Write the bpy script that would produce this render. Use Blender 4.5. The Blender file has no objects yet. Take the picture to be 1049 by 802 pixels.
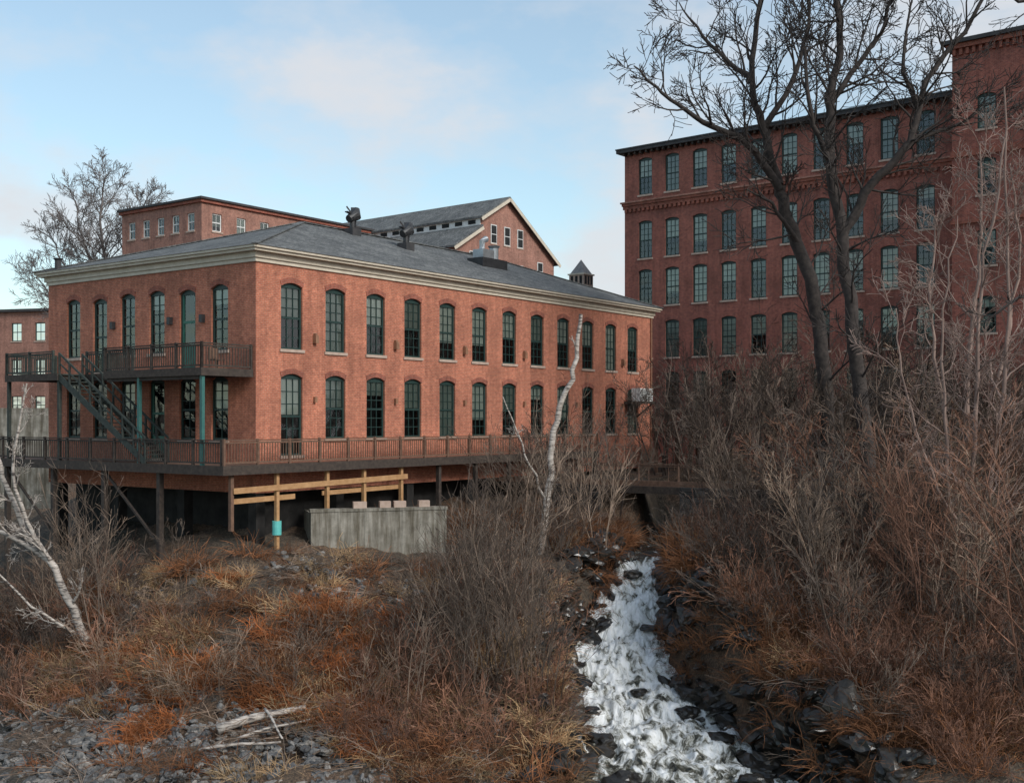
import bpy, math, random
import numpy as np
from mathutils import Vector, Matrix, noise
random.seed(7); np.random.seed(7)
scene = bpy.context.scene
R = random.Random(11)
def rad(a): return math.radians(a)

# ------------------------------------------------------------------ materials
def newmat(name):
    m = bpy.data.materials.new(name); m.use_nodes = True
    nt = m.node_tree; b = nt.nodes['Principled BSDF']
    return m, nt, b
def ramp(nt, fac, stops):
    r = nt.nodes.new('ShaderNodeValToRGB')
    el = r.color_ramp.elements
    while len(el) < len(stops): el.new(0.5)
    for e, (p, c) in zip(el, stops):
        e.position = p; e.color = (c[0], c[1], c[2], 1)
    nt.links.new(fac, r.inputs['Fac']); return r.outputs['Color']
def coords(nt, out='Object'):
    return nt.nodes.new('ShaderNodeTexCoord').outputs[out]
def noise_tex(nt, vec, scale, detail=3, rough=0.6):
    n = nt.nodes.new('ShaderNodeTexNoise'); n.inputs['Scale'].default_value = scale
    n.inputs['Detail'].default_value = detail; n.inputs['Roughness'].default_value = rough
    nt.links.new(vec, n.inputs['Vector']); return n.outputs['Fac']
def mixc(nt, fac, a, b, mode='MIX'):
    m = nt.nodes.new('ShaderNodeMix'); m.data_type = 'RGBA'; m.blend_type = mode
    for sock, v in ((m.inputs['Factor'], fac), (m.inputs[6], a), (m.inputs[7], b)):
        if isinstance(v, (int, float)): sock.default_value = v
        elif isinstance(v, tuple): sock.default_value = (v[0], v[1], v[2], 1)
        else: nt.links.new(v, sock)
    return m.outputs[2]
def bump(nt, b, h, s=0.4, d=0.03):
    bn = nt.nodes.new('ShaderNodeBump'); bn.inputs['Strength'].default_value = s
    bn.inputs['Distance'].default_value = d
    nt.links.new(h, bn.inputs['Height']); nt.links.new(bn.outputs['Normal'], b.inputs['Normal'])
def plain(name, c1, c2, scale=3.0, rough=0.8, metal=0.0, bs=0.3, bd=0.01, rnd=False):
    m, nt, b = newmat(name)
    v = coords(nt); n = noise_tex(nt, v, scale, 1 if (rnd and not bs) else 3)
    col = ramp(nt, n, [(0.3, c1), (0.7, c2)])
    if rnd:
        oi = nt.nodes.new('ShaderNodeObjectInfo')
        c3 = ramp(nt, oi.outputs['Random'], [(0, (0.5, 0.5, 0.52)), (0.5, (1, 1, 1)), (1, (1.6, 1.48, 1.36))])
        col = mixc(nt, 1.0, col, c3, 'MULTIPLY')
    nt.links.new(col, b.inputs['Base Color'])
    b.inputs['Roughness'].default_value = rough; b.inputs['Metallic'].default_value = metal
    if rnd and not bs: b.inputs['Specular IOR Level'].default_value = 0.0
    if bs: bump(nt, b, n, bs, bd)
    return m
def brick(name, c1, c2, mortar, dirt=0.35):
    m, nt, b = newmat(name)
    v = coords(nt)
    sx = nt.nodes.new('ShaderNodeSeparateXYZ'); nt.links.new(v, sx.inputs[0])
    ad = nt.nodes.new('ShaderNodeMath'); nt.links.new(sx.outputs[0], ad.inputs[0]); nt.links.new(sx.outputs[1], ad.inputs[1])
    cb = nt.nodes.new('ShaderNodeCombineXYZ'); nt.links.new(ad.outputs[0], cb.inputs[0]); nt.links.new(sx.outputs[2], cb.inputs[1])
    bt = nt.nodes.new('ShaderNodeTexBrick'); nt.links.new(cb.outputs[0], bt.inputs['Vector'])
    bt.inputs['Color1'].default_value = (*c1, 1); bt.inputs['Color2'].default_value = (*c2, 1)
    bt.inputs['Mortar'].default_value = (*mortar, 1); bt.inputs['Scale'].default_value = 1
    bt.inputs['Mortar Size'].default_value = 0.008; bt.inputs['Brick Width'].default_value = 0.22
    bt.inputs['Row Height'].default_value = 0.078; bt.inputs['Bias'].default_value = -0.1
    big = noise_tex(nt, v, 0.45, 4, 0.65)
    fine = noise_tex(nt, v, 5.5, 4, 0.75)
    s1 = ramp(nt, big, [(0.3, (1 - dirt,) * 3), (0.55, (1, 1, 1)), (0.8, (1.18, 1.12, 1.1))])
    s2 = ramp(nt, fine, [(0.3, (0.62, 0.6, 0.6)), (0.55, (1, 1, 1)), (0.8, (1.35, 1.3, 1.3))])
    c = mixc(nt, 1.0, bt.outputs['Color'], s1, 'MULTIPLY'); c = mixc(nt, 1.0, c, s2, 'MULTIPLY')
    mp = nt.nodes.new('ShaderNodeMapping'); mp.inputs['Scale'].default_value = (1.6, 1.6, 0.12); nt.links.new(v, mp.inputs['Vector'])
    st = noise_tex(nt, mp.outputs[0], 1.5, 3)
    s3 = ramp(nt, st, [(0.35, (0.72, 0.71, 0.71)), (0.6, (1, 1, 1))])
    c = mixc(nt, 0.8, c, s3, 'MULTIPLY')
    nt.links.new(c, b.inputs['Base Color']); b.inputs['Roughness'].default_value = 0.88
    bump(nt, b, bt.outputs['Fac'], 0.3, -0.006)
    return m
M = {}
M['brick'] = brick('brick_orange', (0.59, 0.19, 0.105), (0.44, 0.125, 0.072), (0.50, 0.31, 0.22), 0.28)
M['brick_arch'] = brick('brick_arch', (0.39, 0.105, 0.065), (0.29, 0.08, 0.05), (0.3, 0.19, 0.14))
M['brick_red'] = brick('brick_red', (0.38, 0.112, 0.075), (0.26, 0.072, 0.052), (0.33, 0.2, 0.16), 0.4)
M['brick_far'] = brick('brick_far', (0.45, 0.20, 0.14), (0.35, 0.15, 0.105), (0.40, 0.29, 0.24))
M['stone_sill'] = plain('sandstone_sill', (0.38, 0.27, 0.21), (0.50, 0.38, 0.31), 4)
M['cream'] = plain('cream_trim', (0.52, 0.45, 0.35), (0.66, 0.58, 0.47), 2, 0.6)
M['green'] = plain('green_frame', (0.012, 0.034, 0.03), (0.02, 0.048, 0.042), 5, 0.5)
M['greend'] = plain('green_door_paint', (0.02, 0.11, 0.08), (0.03, 0.14, 0.10), 5, 0.45)
M['post'] = plain('teal_post_paint', (0.03, 0.12, 0.11), (0.05, 0.16, 0.14), 5, 0.5)
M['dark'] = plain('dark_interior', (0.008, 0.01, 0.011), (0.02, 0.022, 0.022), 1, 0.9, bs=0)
M['blind'] = plain('window_blind', (0.52, 0.55, 0.50), (0.70, 0.72, 0.66), 1, 0.9, bs=0)
M['blind2'] = plain('window_shade', (0.24, 0.28, 0.25), (0.36, 0.40, 0.36), 1, 0.9, bs=0)
M['dkwood'] = plain('weathered_dark_wood', (0.03, 0.022, 0.018), (0.075, 0.055, 0.043), 6, 0.85)
M['dkgreen'] = plain('dark_green_stained_wood', (0.024, 0.032, 0.027), (0.058, 0.066, 0.056), 6, 0.8)
M['wood'] = plain('brown_wood', (0.10, 0.055, 0.036), (0.19, 0.105, 0.068), 5, 0.8)
M['lumber'] = plain('new_lumber', (0.36, 0.19, 0.08), (0.50, 0.29, 0.14), 4, 0.75)
M['metal'] = plain('galvanised_metal', (0.35, 0.37, 0.38), (0.5, 0.52, 0.53), 4, 0.4, 0.7)
M['white'] = plain('white_paint', (0.6, 0.6, 0.58), (0.78, 0.78, 0.75), 3, 0.5)
M['black'] = plain('black_metal', (0.015, 0.015, 0.016), (0.04, 0.04, 0.042), 4, 0.5)
M['bronze'] = plain('lamp_housing', (0.2, 0.1, 0.06), (0.32, 0.17, 0.1), 4, 0.5)
M['teal'] = plain('teal_tube', (0.1, 0.45, 0.42), (0.15, 0.55, 0.5), 4, 0.5)
M['cupola'] = plain('weathered_slate', (0.16, 0.155, 0.155), (0.28, 0.27, 0.26), 3, 0.7)
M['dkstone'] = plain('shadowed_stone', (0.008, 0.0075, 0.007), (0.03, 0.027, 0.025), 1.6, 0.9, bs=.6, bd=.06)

def shingle():
    m, nt, b = newmat('asphalt_shingles')
    v = coords(nt)
    bt = nt.nodes.new('ShaderNodeTexBrick'); nt.links.new(v, bt.inputs['Vector'])
    bt.inputs['Color1'].default_value = (0.10, 0.105, 0.107, 1); bt.inputs['Color2'].default_value = (0.17, 0.172, 0.17, 1)
    bt.inputs['Mortar'].default_value = (0.07, 0.07, 0.072, 1); bt.inputs['Scale'].default_value = 1
    bt.inputs['Mortar Size'].default_value = 0.01; bt.inputs['Brick Width'].default_value = 0.35; bt.inputs['Row Height'].default_value = 0.16
    n = noise_tex(nt, v, 0.7, 4); n2 = noise_tex(nt, v, 7, 3, .8)
    s = ramp(nt, n, [(0.3, (0.7, 0.7, 0.7)), (0.7, (1.3, 1.28, 1.24))])
    s2 = ramp(nt, n2, [(0.3, (0.5, 0.5, 0.5)), (0.7, (1.5, 1.5, 1.5))])
    nt.links.new(mixc(nt, 1, mixc(nt, 1, bt.outputs['Color'], s, 'MULTIPLY'), s2, 'MULTIPLY'), b.inputs['Base Color'])
    b.inputs['Roughness'].default_value = 0.92; b.inputs['Specular IOR Level'].default_value = .15
    return m
M['shingle'] = shingle()
M['tar'] = plain('dark_roofing', (0.03, 0.03, 0.032), (0.06, 0.055, 0.055), 2)
def glass():
    m = bpy.data.materials.new('window_glass'); m.use_nodes = True; nt = m.node_tree; nt.nodes.clear()
    out = nt.nodes.new('ShaderNodeOutputMaterial'); mx = nt.nodes.new('ShaderNodeMixShader')
    tr = nt.nodes.new('ShaderNodeBsdfTransparent'); tr.inputs[0].default_value = (0.9, 0.95, 0.93, 1)
    gl = nt.nodes.new('ShaderNodeBsdfGlossy'); gl.inputs['Roughness'].default_value = 0.05
    gl.inputs['Color'].default_value = (0.88, 0.9, 0.9, 1)
    fr = nt.nodes.new('ShaderNodeFresnel'); fr.inputs['IOR'].default_value = 1.9
    bn = nt.nodes.new('ShaderNodeBump'); bn.inputs['Strength'].default_value = 0.4; bn.inputs['Distance'].default_value = 0.06
    n = noise_tex(nt, coords(nt), 0.9, 1); nt.links.new(n, bn.inputs['Height']); nt.links.new(bn.outputs[0], gl.inputs['Normal'])
    nt.links.new(fr.outputs[0], mx.inputs[0]); nt.links.new(tr.outputs[0], mx.inputs[1]); nt.links.new(gl.outputs[0], mx.inputs[2])
    nt.links.new(mx.outputs[0], out.inputs[0]); return m
M['glass'] = glass()
def concrete():
    m, nt, b = newmat('stained_concrete'); v = coords(nt)
    n = noise_tex(nt, v, 1.6, 6, 0.7)
    mp = nt.nodes.new('ShaderNodeMapping'); mp.inputs['Scale'].default_value = (2.5, 2.5, 0.25); nt.links.new(v, mp.inputs['Vector'])
    st = noise_tex(nt, mp.outputs[0], 1.4, 5)
    c = ramp(nt, n, [(0.3, (0.17, 0.155, 0.125)), (0.7, (0.38, 0.35, 0.30))])
    s = ramp(nt, st, [(0.38, (0.38, 0.35, 0.30)), (0.6, (1.0, 1.0, 1.0))])
    nt.links.new(mixc(nt, 1, c, s, 'MULTIPLY'), b.inputs['Base Color']); b.inputs['Roughness'].default_value = 0.9
    bump(nt, b, n, 0.4, 0.03); return m
M['concrete'] = concrete()
def stonewall():
    m, nt, b = newmat('dark_fieldstone'); v = coords(nt)
    mp = nt.nodes.new('ShaderNodeMapping'); mp.inputs['Scale'].default_value = (1.4, 1.4, 2.8); nt.links.new(v, mp.inputs['Vector'])
    vo = nt.nodes.new('ShaderNodeTexVoronoi'); vo.inputs['Scale'].default_value = 1.2; nt.links.new(mp.outputs[0], vo.inputs['Vector'])
    ve = nt.nodes.new('ShaderNodeTexVoronoi'); ve.feature = 'DISTANCE_TO_EDGE'; ve.inputs['Scale'].default_value = 1.2; nt.links.new(mp.outputs[0], ve.inputs['Vector'])
    c = ramp(nt, vo.outputs['Color'], [(0.1, (0.02, 0.019, 0.018)), (0.9, (0.08, 0.072, 0.066))])
    e = ramp(nt, ve.outputs['Distance'], [(0.0, (0.15, 0.15, 0.15)), (0.08, (1, 1, 1))])
    nt.links.new(mixc(nt, 1, c, e, 'MULTIPLY'), b.inputs['Base Color']); b.inputs['Roughness'].default_value = 0.85
    bump(nt, b, e, 0.8, 0.08); return m
M['fieldstone'] = stonewall()
M['rock'] = plain('grey_rock', (0.055, 0.052, 0.05), (0.22, 0.21, 0.20), 2.5, 0.8, bs=0.6, bd=0.05, rnd=True)
M['wetrock'] = plain('wet_rock', (0.008, 0.0075, 0.007), (0.04, 0.034, 0.028), 2.5, 0.3, bs=0.6, bd=0.05, rnd=True)
M['bark'] = plain('dark_bark', (0.025, 0.02, 0.018), (0.07, 0.055, 0.048), 4, 0.95, bs=0.7, bd=0.03)
M['barkfar'] = plain('grey_bark', (0.13, 0.11, 0.105), (0.2, 0.175, 0.165), 4, 0.95, bs=0)
M['twig'] = plain('grey_brown_twigs', (0.07, 0.053, 0.042), (0.26, 0.20, 0.16), 1.2, 0.95, bs=0, rnd=True)
M['greytwig'] = plain('dark_grey_twigs', (0.045, 0.036, 0.032), (0.15, 0.118, 0.10), 1.2, 0.95, bs=0, rnd=True)
M['redtwig'] = plain('reddish_twigs', (0.10, 0.054, 0.038), (0.30, 0.165, 0.117), 1.2, 0.95, bs=0, rnd=True)
M['paletwig'] = plain('pale_pinkish_bark', (0.17, 0.115, 0.095), (0.36, 0.25, 0.205), 1.2, 0.95, bs=0)
M['russet'] = plain('russet_brush', (0.075, 0.037, 0.022), (0.29, 0.135, 0.07), 1.2, 0.95, bs=0, rnd=True)
M['straw'] = plain('dry_straw', (0.20, 0.125, 0.07), (0.50, 0.35, 0.205), 1.5, 0.95, bs=0, rnd=True)
M['orange'] = plain('orange_dead_fern', (0.19, 0.068, 0.03), (0.40, 0.15, 0.06), 1.5, 0.95, bs=0, rnd=True)
def birchm():
    m, nt, b = newmat('birch_bark'); v = coords(nt)
    mp = nt.nodes.new('ShaderNodeMapping'); mp.inputs['Scale'].default_value = (2, 2, 9); nt.links.new(v, mp.inputs['Vector'])
    n = noise_tex(nt, mp.outputs[0], 1.5, 4)
    nt.links.new(ramp(nt, n, [(0.36, (0.08, 0.065, 0.06)), (0.5, (0.42, 0.36, 0.31)), (0.8, (0.66, 0.6, 0.54))]), b.inputs['Base Color'])
    b.inputs['Roughness'].default_value = 0.8; return m
M['birch'] = birchm()
def groundm():
    m, nt, b = newmat('leaf_litter_soil'); v = coords(nt)
    a = noise_tex(nt, v, 0.22, 4, 0.6); f = noise_tex(nt, v, 3.5, 6, 0.8); g = noise_tex(nt, v, 14, 3, 0.8)
    c = ramp(nt, a, [(0.3, (0.05, 0.044, 0.034)), (0.45, (0.105, 0.078, 0.055)), (0.58, (0.15, 0.09, 0.055)), (0.75, (0.075, 0.07, 0.05))])
    s = ramp(nt, f, [(0.3, (0.28, 0.27, 0.26)), (0.55, (1, 1, 1)), (0.75, (1.9, 1.75, 1.6))])
    c = mixc(nt, 1, c, s, 'MULTIPLY')
    s2 = ramp(nt, g, [(0.35, (0.5, 0.5, 0.5)), (0.6, (1.2, 1.2, 1.2)), (0.75, (2.2, 2.1, 2.0))])
    c = mixc(nt, 1, c, s2, 'MULTIPLY')
    nt.links.new(c, b.inputs['Base Color']); b.inputs['Roughness'].default_value = 0.95
    bump(nt, b, f, 0.8, 0.15); return m
M['ground'] = groundm()
def riverm():
    m, nt, b = newmat('dark_river_water'); v = coords(nt)
    n = noise_tex(nt, v, 1.8, 5, 0.6)
    nt.links.new(ramp(nt, n, [(0.4, (0.02, 0.025, 0.024)), (0.8, (0.06, 0.065, 0.06))]), b.inputs['Base Color'])
    b.inputs['Roughness'].default_value = 0.12; bump(nt, b, n, 0.5, 0.12); return m
M['river'] = riverm()
def foamm():
    m, nt, b = newmat('white_water')
    uv = nt.nodes.new('ShaderNodeUVMap').outputs[0]
    wn = nt.nodes.new('ShaderNodeTexNoise'); wn.inputs['Scale'].default_value = .9; wn.inputs['Detail'].default_value = 3; nt.links.new(uv, wn.inputs['Vector'])
    vm = nt.nodes.new('ShaderNodeVectorMath'); vm.operation = 'MULTIPLY_ADD'; vm.inputs[1].default_value = (.9, .9, 0); nt.links.new(wn.outputs['Color'], vm.inputs[0]); nt.links.new(uv, vm.inputs[2])
    mp = nt.nodes.new('ShaderNodeMapping'); mp.inputs['Scale'].default_value = (6.0, 1.0, 1); nt.links.new(vm.outputs[0], mp.inputs['Vector'])
    n = noise_tex(nt, mp.outputs[0], 1.2, 8, 0.68)
    mp2 = nt.nodes.new('ShaderNodeMapping'); mp2.inputs['Scale'].default_value = (2.4, 1.0, 1); nt.links.new(vm.outputs[0], mp2.inputs['Vector'])
    n2 = noise_tex(nt, mp2.outputs[0], 1.1, 6, 0.66)
    sx = nt.nodes.new('ShaderNodeSeparateXYZ'); nt.links.new(uv, sx.inputs[0])
    # v = distance downstream; foam is thin above the lip, full on the drop, broken in the pool
    r = nt.nodes.new('ShaderNodeFloatCurve'); cv = r.mapping.curves[0]
    md = nt.nodes.new('ShaderNodeMath'); md.operation = 'DIVIDE'; md.inputs[1].default_value = 32; nt.links.new(sx.outputs[1], md.inputs[0]); nt.links.new(md.outputs[0], r.inputs['Value'])
    cv.points[0].location = (0, .3); cv.points[1].location = (1, .42)
    for p in ((.18, .36), (.23, .59), (.45, .60), (.62, .56), (.78, .475)): cv.points.new(*p)
    r.mapping.update()
    ad = nt.nodes.new('ShaderNodeMath'); nt.links.new(n, ad.inputs[0]); nt.links.new(n2, ad.inputs[1])
    a2 = nt.nodes.new('ShaderNodeMath'); a2.operation = 'MULTIPLY_ADD'; nt.links.new(ad.outputs[0], a2.inputs[0]); a2.inputs[1].default_value = 0.85; nt.links.new(r.outputs[0], a2.inputs[2])
    a3 = nt.nodes.new('ShaderNodeMath'); a3.operation = 'SUBTRACT'; nt.links.new(a2.outputs[0], a3.inputs[0]); a3.inputs[1].default_value = .85
    fac = a3.outputs[0]
    c = ramp(nt, fac, [(0.38, (0.015, 0.016, 0.012)), (0.46, (0.09, 0.085, 0.062)), (0.53, (0.36, 0.355, 0.32)), (0.60, (0.72, 0.72, 0.70)), (0.72, (0.9, 0.9, 0.9))])
    nt.links.new(c, b.inputs['Base Color'])
    rr = ramp(nt, fac, [(0.42, (0.06,) * 3), (0.62, (0.5,) * 3)])
    nt.links.new(rr, b.inputs['Roughness'])
    bump(nt, b, fac, 0.7, 0.2); return m
M['foam'] = foamm()
M['path'] = plain('path_gravel', (0.16, 0.14, 0.12), (0.27, 0.24, 0.21), 3, 0.9)

# ------------------------------------------------------------------ mesh builder
class MB:
    def __init__(s): s.v = []; s.f = []; s.m = []; s.mats = []
    def mi(s, k):
        if k not in s.mats: s.mats.append(k)
        return s.mats.index(k)
    def face(s, pts, k):
        b = len(s.v); s.v += [tuple(p) for p in pts]; s.f.append(tuple(range(b, b + len(pts)))); s.m.append(s.mi(k))
    def hexa(s, P, k):
        b = len(s.v); s.v += [tuple(p) for p in P]; i = s.mi(k)
        for q in ((0, 3, 2, 1), (4, 5, 6, 7), (0, 1, 5, 4), (1, 2, 6, 5), (2, 3, 7, 6), (3, 0, 4, 7)):
            s.f.append(tuple(b + a for a in q)); s.m.append(i)
    def box(s, x0, x1, y0, y1, z0, z1, k):
        s.hexa([(x0, y0, z0), (x1, y0, z0), (x1, y1, z0), (x0, y1, z0), (x0, y0, z1), (x1, y0, z1), (x1, y1, z1), (x0, y1, z1)], k)
    def beam(s, a, b, w, h, k):
        a = Vector(a); b = Vector(b); d = (b - a).normalized()
        up = Vector((0, 0, 1)) if abs(d.z) < 0.95 else Vector((1, 0, 0))
        x = d.cross(up).normalized() * w / 2; y = x.cross(d).normalized() * h / 2
        s.hexa([a - x - y, a + x - y, b + x - y, b - x - y, a - x + y, a + x + y, b + x + y, b - x + y], k)
    def tube(s, pts, rs, k, n=5, cap=False):
        b = len(s.v); i = s.mi(k); N = len(pts)
        ref = Vector((0.31, 0.57, 0.76))
        for j, p in enumerate(pts):
            t = (pts[min(j + 1, N - 1)] - pts[max(j - 1, 0)])
            if t.length < 1e-6: t = Vector((0, 0, 1))
            t.normalize()
            x = t.cross(ref)
            if x.length < 0.1: x = t.cross(Vector((1, 0, 0)))
            x.normalize(); y = t.cross(x)
            for q in range(n):
                a = 6.28318 * q / n; w = p + (x * math.cos(a) + y * math.sin(a)) * rs[j]
                s.v.append((w.x, w.y, w.z))
        for j in range(N - 1):
            for q in range(n):
                s.f.append((b + j * n + q, b + j * n + (q + 1) % n, b + (j + 1) * n + (q + 1) % n, b + (j + 1) * n + q)); s.m.append(i)
        if cap:
            s.f.append(tuple(b + q for q in range(n))[::-1]); s.m.append(i)
            s.f.append(tuple(b + (N - 1) * n + q for q in range(n))); s.m.append(i)
    def obj(s, name, parent=None, link=True, smooth=False):
        me = bpy.data.meshes.new(name); me.from_pydata(s.v, [], s.f)
        for k in s.mats: me.materials.append(M[k])
        me.polygons.foreach_set('material_index', s.m)
        if smooth: me.polygons.foreach_set('use_smooth', [True] * len(s.f))
        me.update()
        o = bpy.data.objects.new(name, me)
        if link: scene.collection.objects.link(o)
        if parent: o.parent = parent
        return o
def empty(name, loc=(0, 0, 0), rz=0):
    e = bpy.data.objects.new(name, None); e.location = loc; e.rotation_euler = (0, 0, rz)
    e.empty_display_size = 0.5; scene.collection.objects.link(e); return e

# ------------------------------------------------------------------ facade
def facade(W, F, O, S, N, L, z0, z1, ops, brk='brick', arch='brick_arch', rise=0.18, depth=0.2,
           cols=3, rows=6, frame='green', sill='stone_sill', blindp=0.5, mun=.018, pale=.5):
    O = Vector(O); S = Vector(S); N = Vector(N)
    def P(s, z, d=0): q = O + S * s + N * d; return Vector((q.x, q.y, z))
    def pb(s0, s1, a, b, d0, d1, k, B=F):
        B.hexa([P(s0, a, d1), P(s1, a, d1), P(s1, a, d0), P(s0, a, d0), P(s0, b, d1), P(s1, b, d1), P(s1, b, d0), P(s0, b, d0)], k)
    sc = sorted(set([0, L] + [round(o[0] + q * o[1] / 2, 4) for o in ops for q in (-1, 1)]))
    zc = sorted(set([z0, z1] + [round(o[i], 4) for o in ops for i in (2, 3)]))
    for i in range(len(sc) - 1):
        for j in range(len(zc) - 1):
            cs = (sc[i] + sc[i + 1]) / 2; cz = (zc[j] + zc[j + 1]) / 2
            if any(abs(cs - o[0]) < o[1] / 2 and o[2] < cz < o[3] for o in ops): continue
            W.face([P(sc[i], zc[j]), P(sc[i + 1], zc[j]), P(sc[i + 1], zc[j + 1]), P(sc[i], zc[j + 1])], brk)
    for (c, w, zb, zt, kind) in ops:
        a, b = c - w / 2, c + w / 2; n = 8
        arc = [(a + w * i / n, zt - rise + rise * (1 - (2 * i / n - 1) ** 2)) for i in range(n + 1)]
        for i in range(n):
            (s0, q0), (s1, q1) = arc[i], arc[i + 1]
            if q0 < zt - 1e-4 or q1 < zt - 1e-4:
                W.face([P(s0, q0), P(s1, q1), P(s1, zt), P(s0, zt)], brk)
            W.face([P(s0, q0), P(s0, q0, -depth), P(s1, q1, -depth), P(s1, q1)], brk)
            t = 0.24
            if arch: 
                o0 = (s0 - (0.06 if i == 0 else 0), q0 + t); o1 = (s1 + (0.06 if i == n - 1 else 0), q1 + t)
                F.hexa([P(s0, q0, 0.025), P(s1, q1, 0.025), P(s1, q1, -.01), P(s0, q0, -.01),
                        P(o0[0], o0[1], 0.025), P(o1[0], o1[1], 0.025), P(o1[0], o1[1], -.01), P(o0[0], o0[1], -.01)], arch)
        W.face([P(a, zb), P(a, zb, -depth), P(a, zt - rise, -depth), P(a, zt - rise)], brk)
        W.face([P(b, zb), P(b, zt - rise), P(b, zt - rise, -depth), P(b, zb, -depth)], brk)
        W.face([P(a, zb), P(b, zb), P(b, zb, -depth), P(a, zb, -depth)], brk)
        if sill: pb(a - 0.09, b + 0.09, zb - 0.13, zb + 0.003, -0.1, 0.07, sill)
        fw = 0.09; d0, d1 = -0.17, -0.1
        z_ = zb + 0.004
        pb(a, a + fw, z_, zt, d0, d1, frame); pb(b - fw, b, z_, zt, d0, d1, frame)
        pb(a + fw, b - fw, z_, zb + fw, d0, d1 - .002, frame); pb(a + fw, b - fw, zt - fw - rise * 0.8, zt, d0, d1 - .002, frame)
        ia, ib, iz, it = a + fw, b - fw, zb + fw, zt - fw - rise * 0.8
        if kind == 'door':
            pb(ia, ib, iz, iz + 1.0, d0, d1 - .03, 'greend'); pb(ia, ib, iz + 2.0, iz + 2.12, d0, d1 - .01, 'greend')
            pb(ia, ia + .1, iz + 1, it, d0, d1 - .02, 'greend'); pb(ib - .1, ib, iz + 1, it, d0, d1 - .02, 'greend')
        else:
            mz = (iz + it) / 2
            pb(ia, ib, mz - 0.045, mz + 0.045, d0, d1 - 0.01, frame)
            for q in range(1, rows):
                zz = iz + (it - iz) * q / rows
                if abs(zz - mz) > 0.06: pb(ia, ib, zz - mun, zz + mun, d0 + .015, d1 - 0.03, frame)
            for q in range(1, cols):
                ss = ia + (ib - ia) * q / cols; pb(ss - mun, ss + mun, iz, it, d0 + .012, d1 - 0.027, frame)
        F.face([P(a, zb, -.16), P(b, zb, -.16), P(b, zt, -.16), P(a, zt, -.16)], 'glass')
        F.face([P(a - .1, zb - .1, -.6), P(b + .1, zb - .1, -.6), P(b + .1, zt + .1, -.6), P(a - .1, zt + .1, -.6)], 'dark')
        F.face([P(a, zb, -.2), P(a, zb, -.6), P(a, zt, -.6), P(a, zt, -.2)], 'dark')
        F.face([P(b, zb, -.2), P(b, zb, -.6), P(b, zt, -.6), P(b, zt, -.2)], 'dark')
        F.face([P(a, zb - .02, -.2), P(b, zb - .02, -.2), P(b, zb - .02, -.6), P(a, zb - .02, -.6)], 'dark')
        r = R.random()
        if r < blindp and kind != 'door':
            h = R.choice([1.0, 1.0, 0.5, 0.5, 0.5, 0.3, 0.7]); k = 'blind' if R.random() < pale else 'blind2'
            F.face([P(a, zt - (zt - zb) * h, -.19), P(b, zt - (zt - zb) * h, -.19), P(b, zt, -.19), P(a, zt, -.19)], k)
    return P, pb

def railing(B, a, b, z, k, h=1.05, post=1.8, bal=0.15, kp=None):
    a = Vector((a[0], a[1], z)); b = Vector((b[0], b[1], z)); L = (b - a).length; d = (b - a) / L
    up = Vector((0, 0, 1)); kp = kp or k
    B.beam(a + up * h, b + up * h, 0.12, 0.05, k); B.beam(a + up * (h - 0.1), b + up * (h - 0.1), 0.05, 0.07, k)
    B.beam(a + up * 0.12, b + up * 0.12, 0.05, 0.07, k)
    n = max(1, round(L / post))
    for i in range(n + 1):
        p = a + d * (L * i / n); B.beam(p, p + up * (h + 0.06), 0.1, 0.1, kp)
    n = int(L / bal)
    for i in range(n):
        p = a + d * (L * (i + .5) / n); B.beam(p + up * 0.14, p + up * (h - 0.1), 0.03, 0.03, k)

# ================================================================== main building
A1 = math.atan2(0.807, 0.591)
C0 = (-11.12, 50.0)
bld = empty('brick_mill_building', (C0[0], C0[1], 0), A1)
LX, LY = 34.9, 15.8; ZF = -1.9; ZE = 7.05
W = MB(); F = MB()
X = (1, 0, 0); Y = (0, 1, 0); nX = (-1, 0, 0); nY = (0, -1, 0)
ops = []
for i in range(12):
    c = 2.1 + 2.745 * i
    ops.append((c, 1.3, 3.15, 6.13, 'w'))
    ops.append((c, 1.3, -0.88 if i else -1.6, 2.06, 'w'))
facade(W, F, (0, 0, 0), X, nY, LX, -3.2, ZE + .3, ops, blindp=0.85, pale=.6)
ops = []
for i in range(6):
    c = 2.4 + 2.24 * i
    if i == 1: ops.append((c, 1.15, 2.32, 5.95, 'door'))
    elif i == 4: ops.append((c, 1.15, 2.32, 5.95, 'w'))
    else: ops.append((c, 1.15, 3.1, 6.05, 'w'))
    ops.append((c, 1.15, -0.9 if i != 2 else -1.85, 1.95, 'w' if i != 2 else 'door'))
facade(W, F, (0, LY, 0), (0, -1, 0), nX, LY, -3.2, ZE + .3, [(LY - o[0],) + o[1:] for o in ops], blindp=0.3, cols=2)
W.face([(LX, 0, -3.2), (LX, LY, -3.2), (LX, LY, ZE + .3), (LX, 0, ZE + .3)], 'brick')
W.face([(0, LY, -3.2), (LX, LY, -3.2), (LX, LY, ZE + .3), (0, LY, ZE + .3)], 'brick')
W.face([(0, 0, -3.2), (LX, 0, -3.2), (LX, LY, -3.2), (0, LY, -3.2)], 'dark')
W.obj('walls', bld); F.obj('windows_and_doors', bld)
B = MB()
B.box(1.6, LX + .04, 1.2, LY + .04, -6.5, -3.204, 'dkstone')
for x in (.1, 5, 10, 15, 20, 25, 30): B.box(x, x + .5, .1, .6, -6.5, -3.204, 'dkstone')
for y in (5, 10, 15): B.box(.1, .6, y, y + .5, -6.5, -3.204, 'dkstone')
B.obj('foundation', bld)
B = MB()
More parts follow.
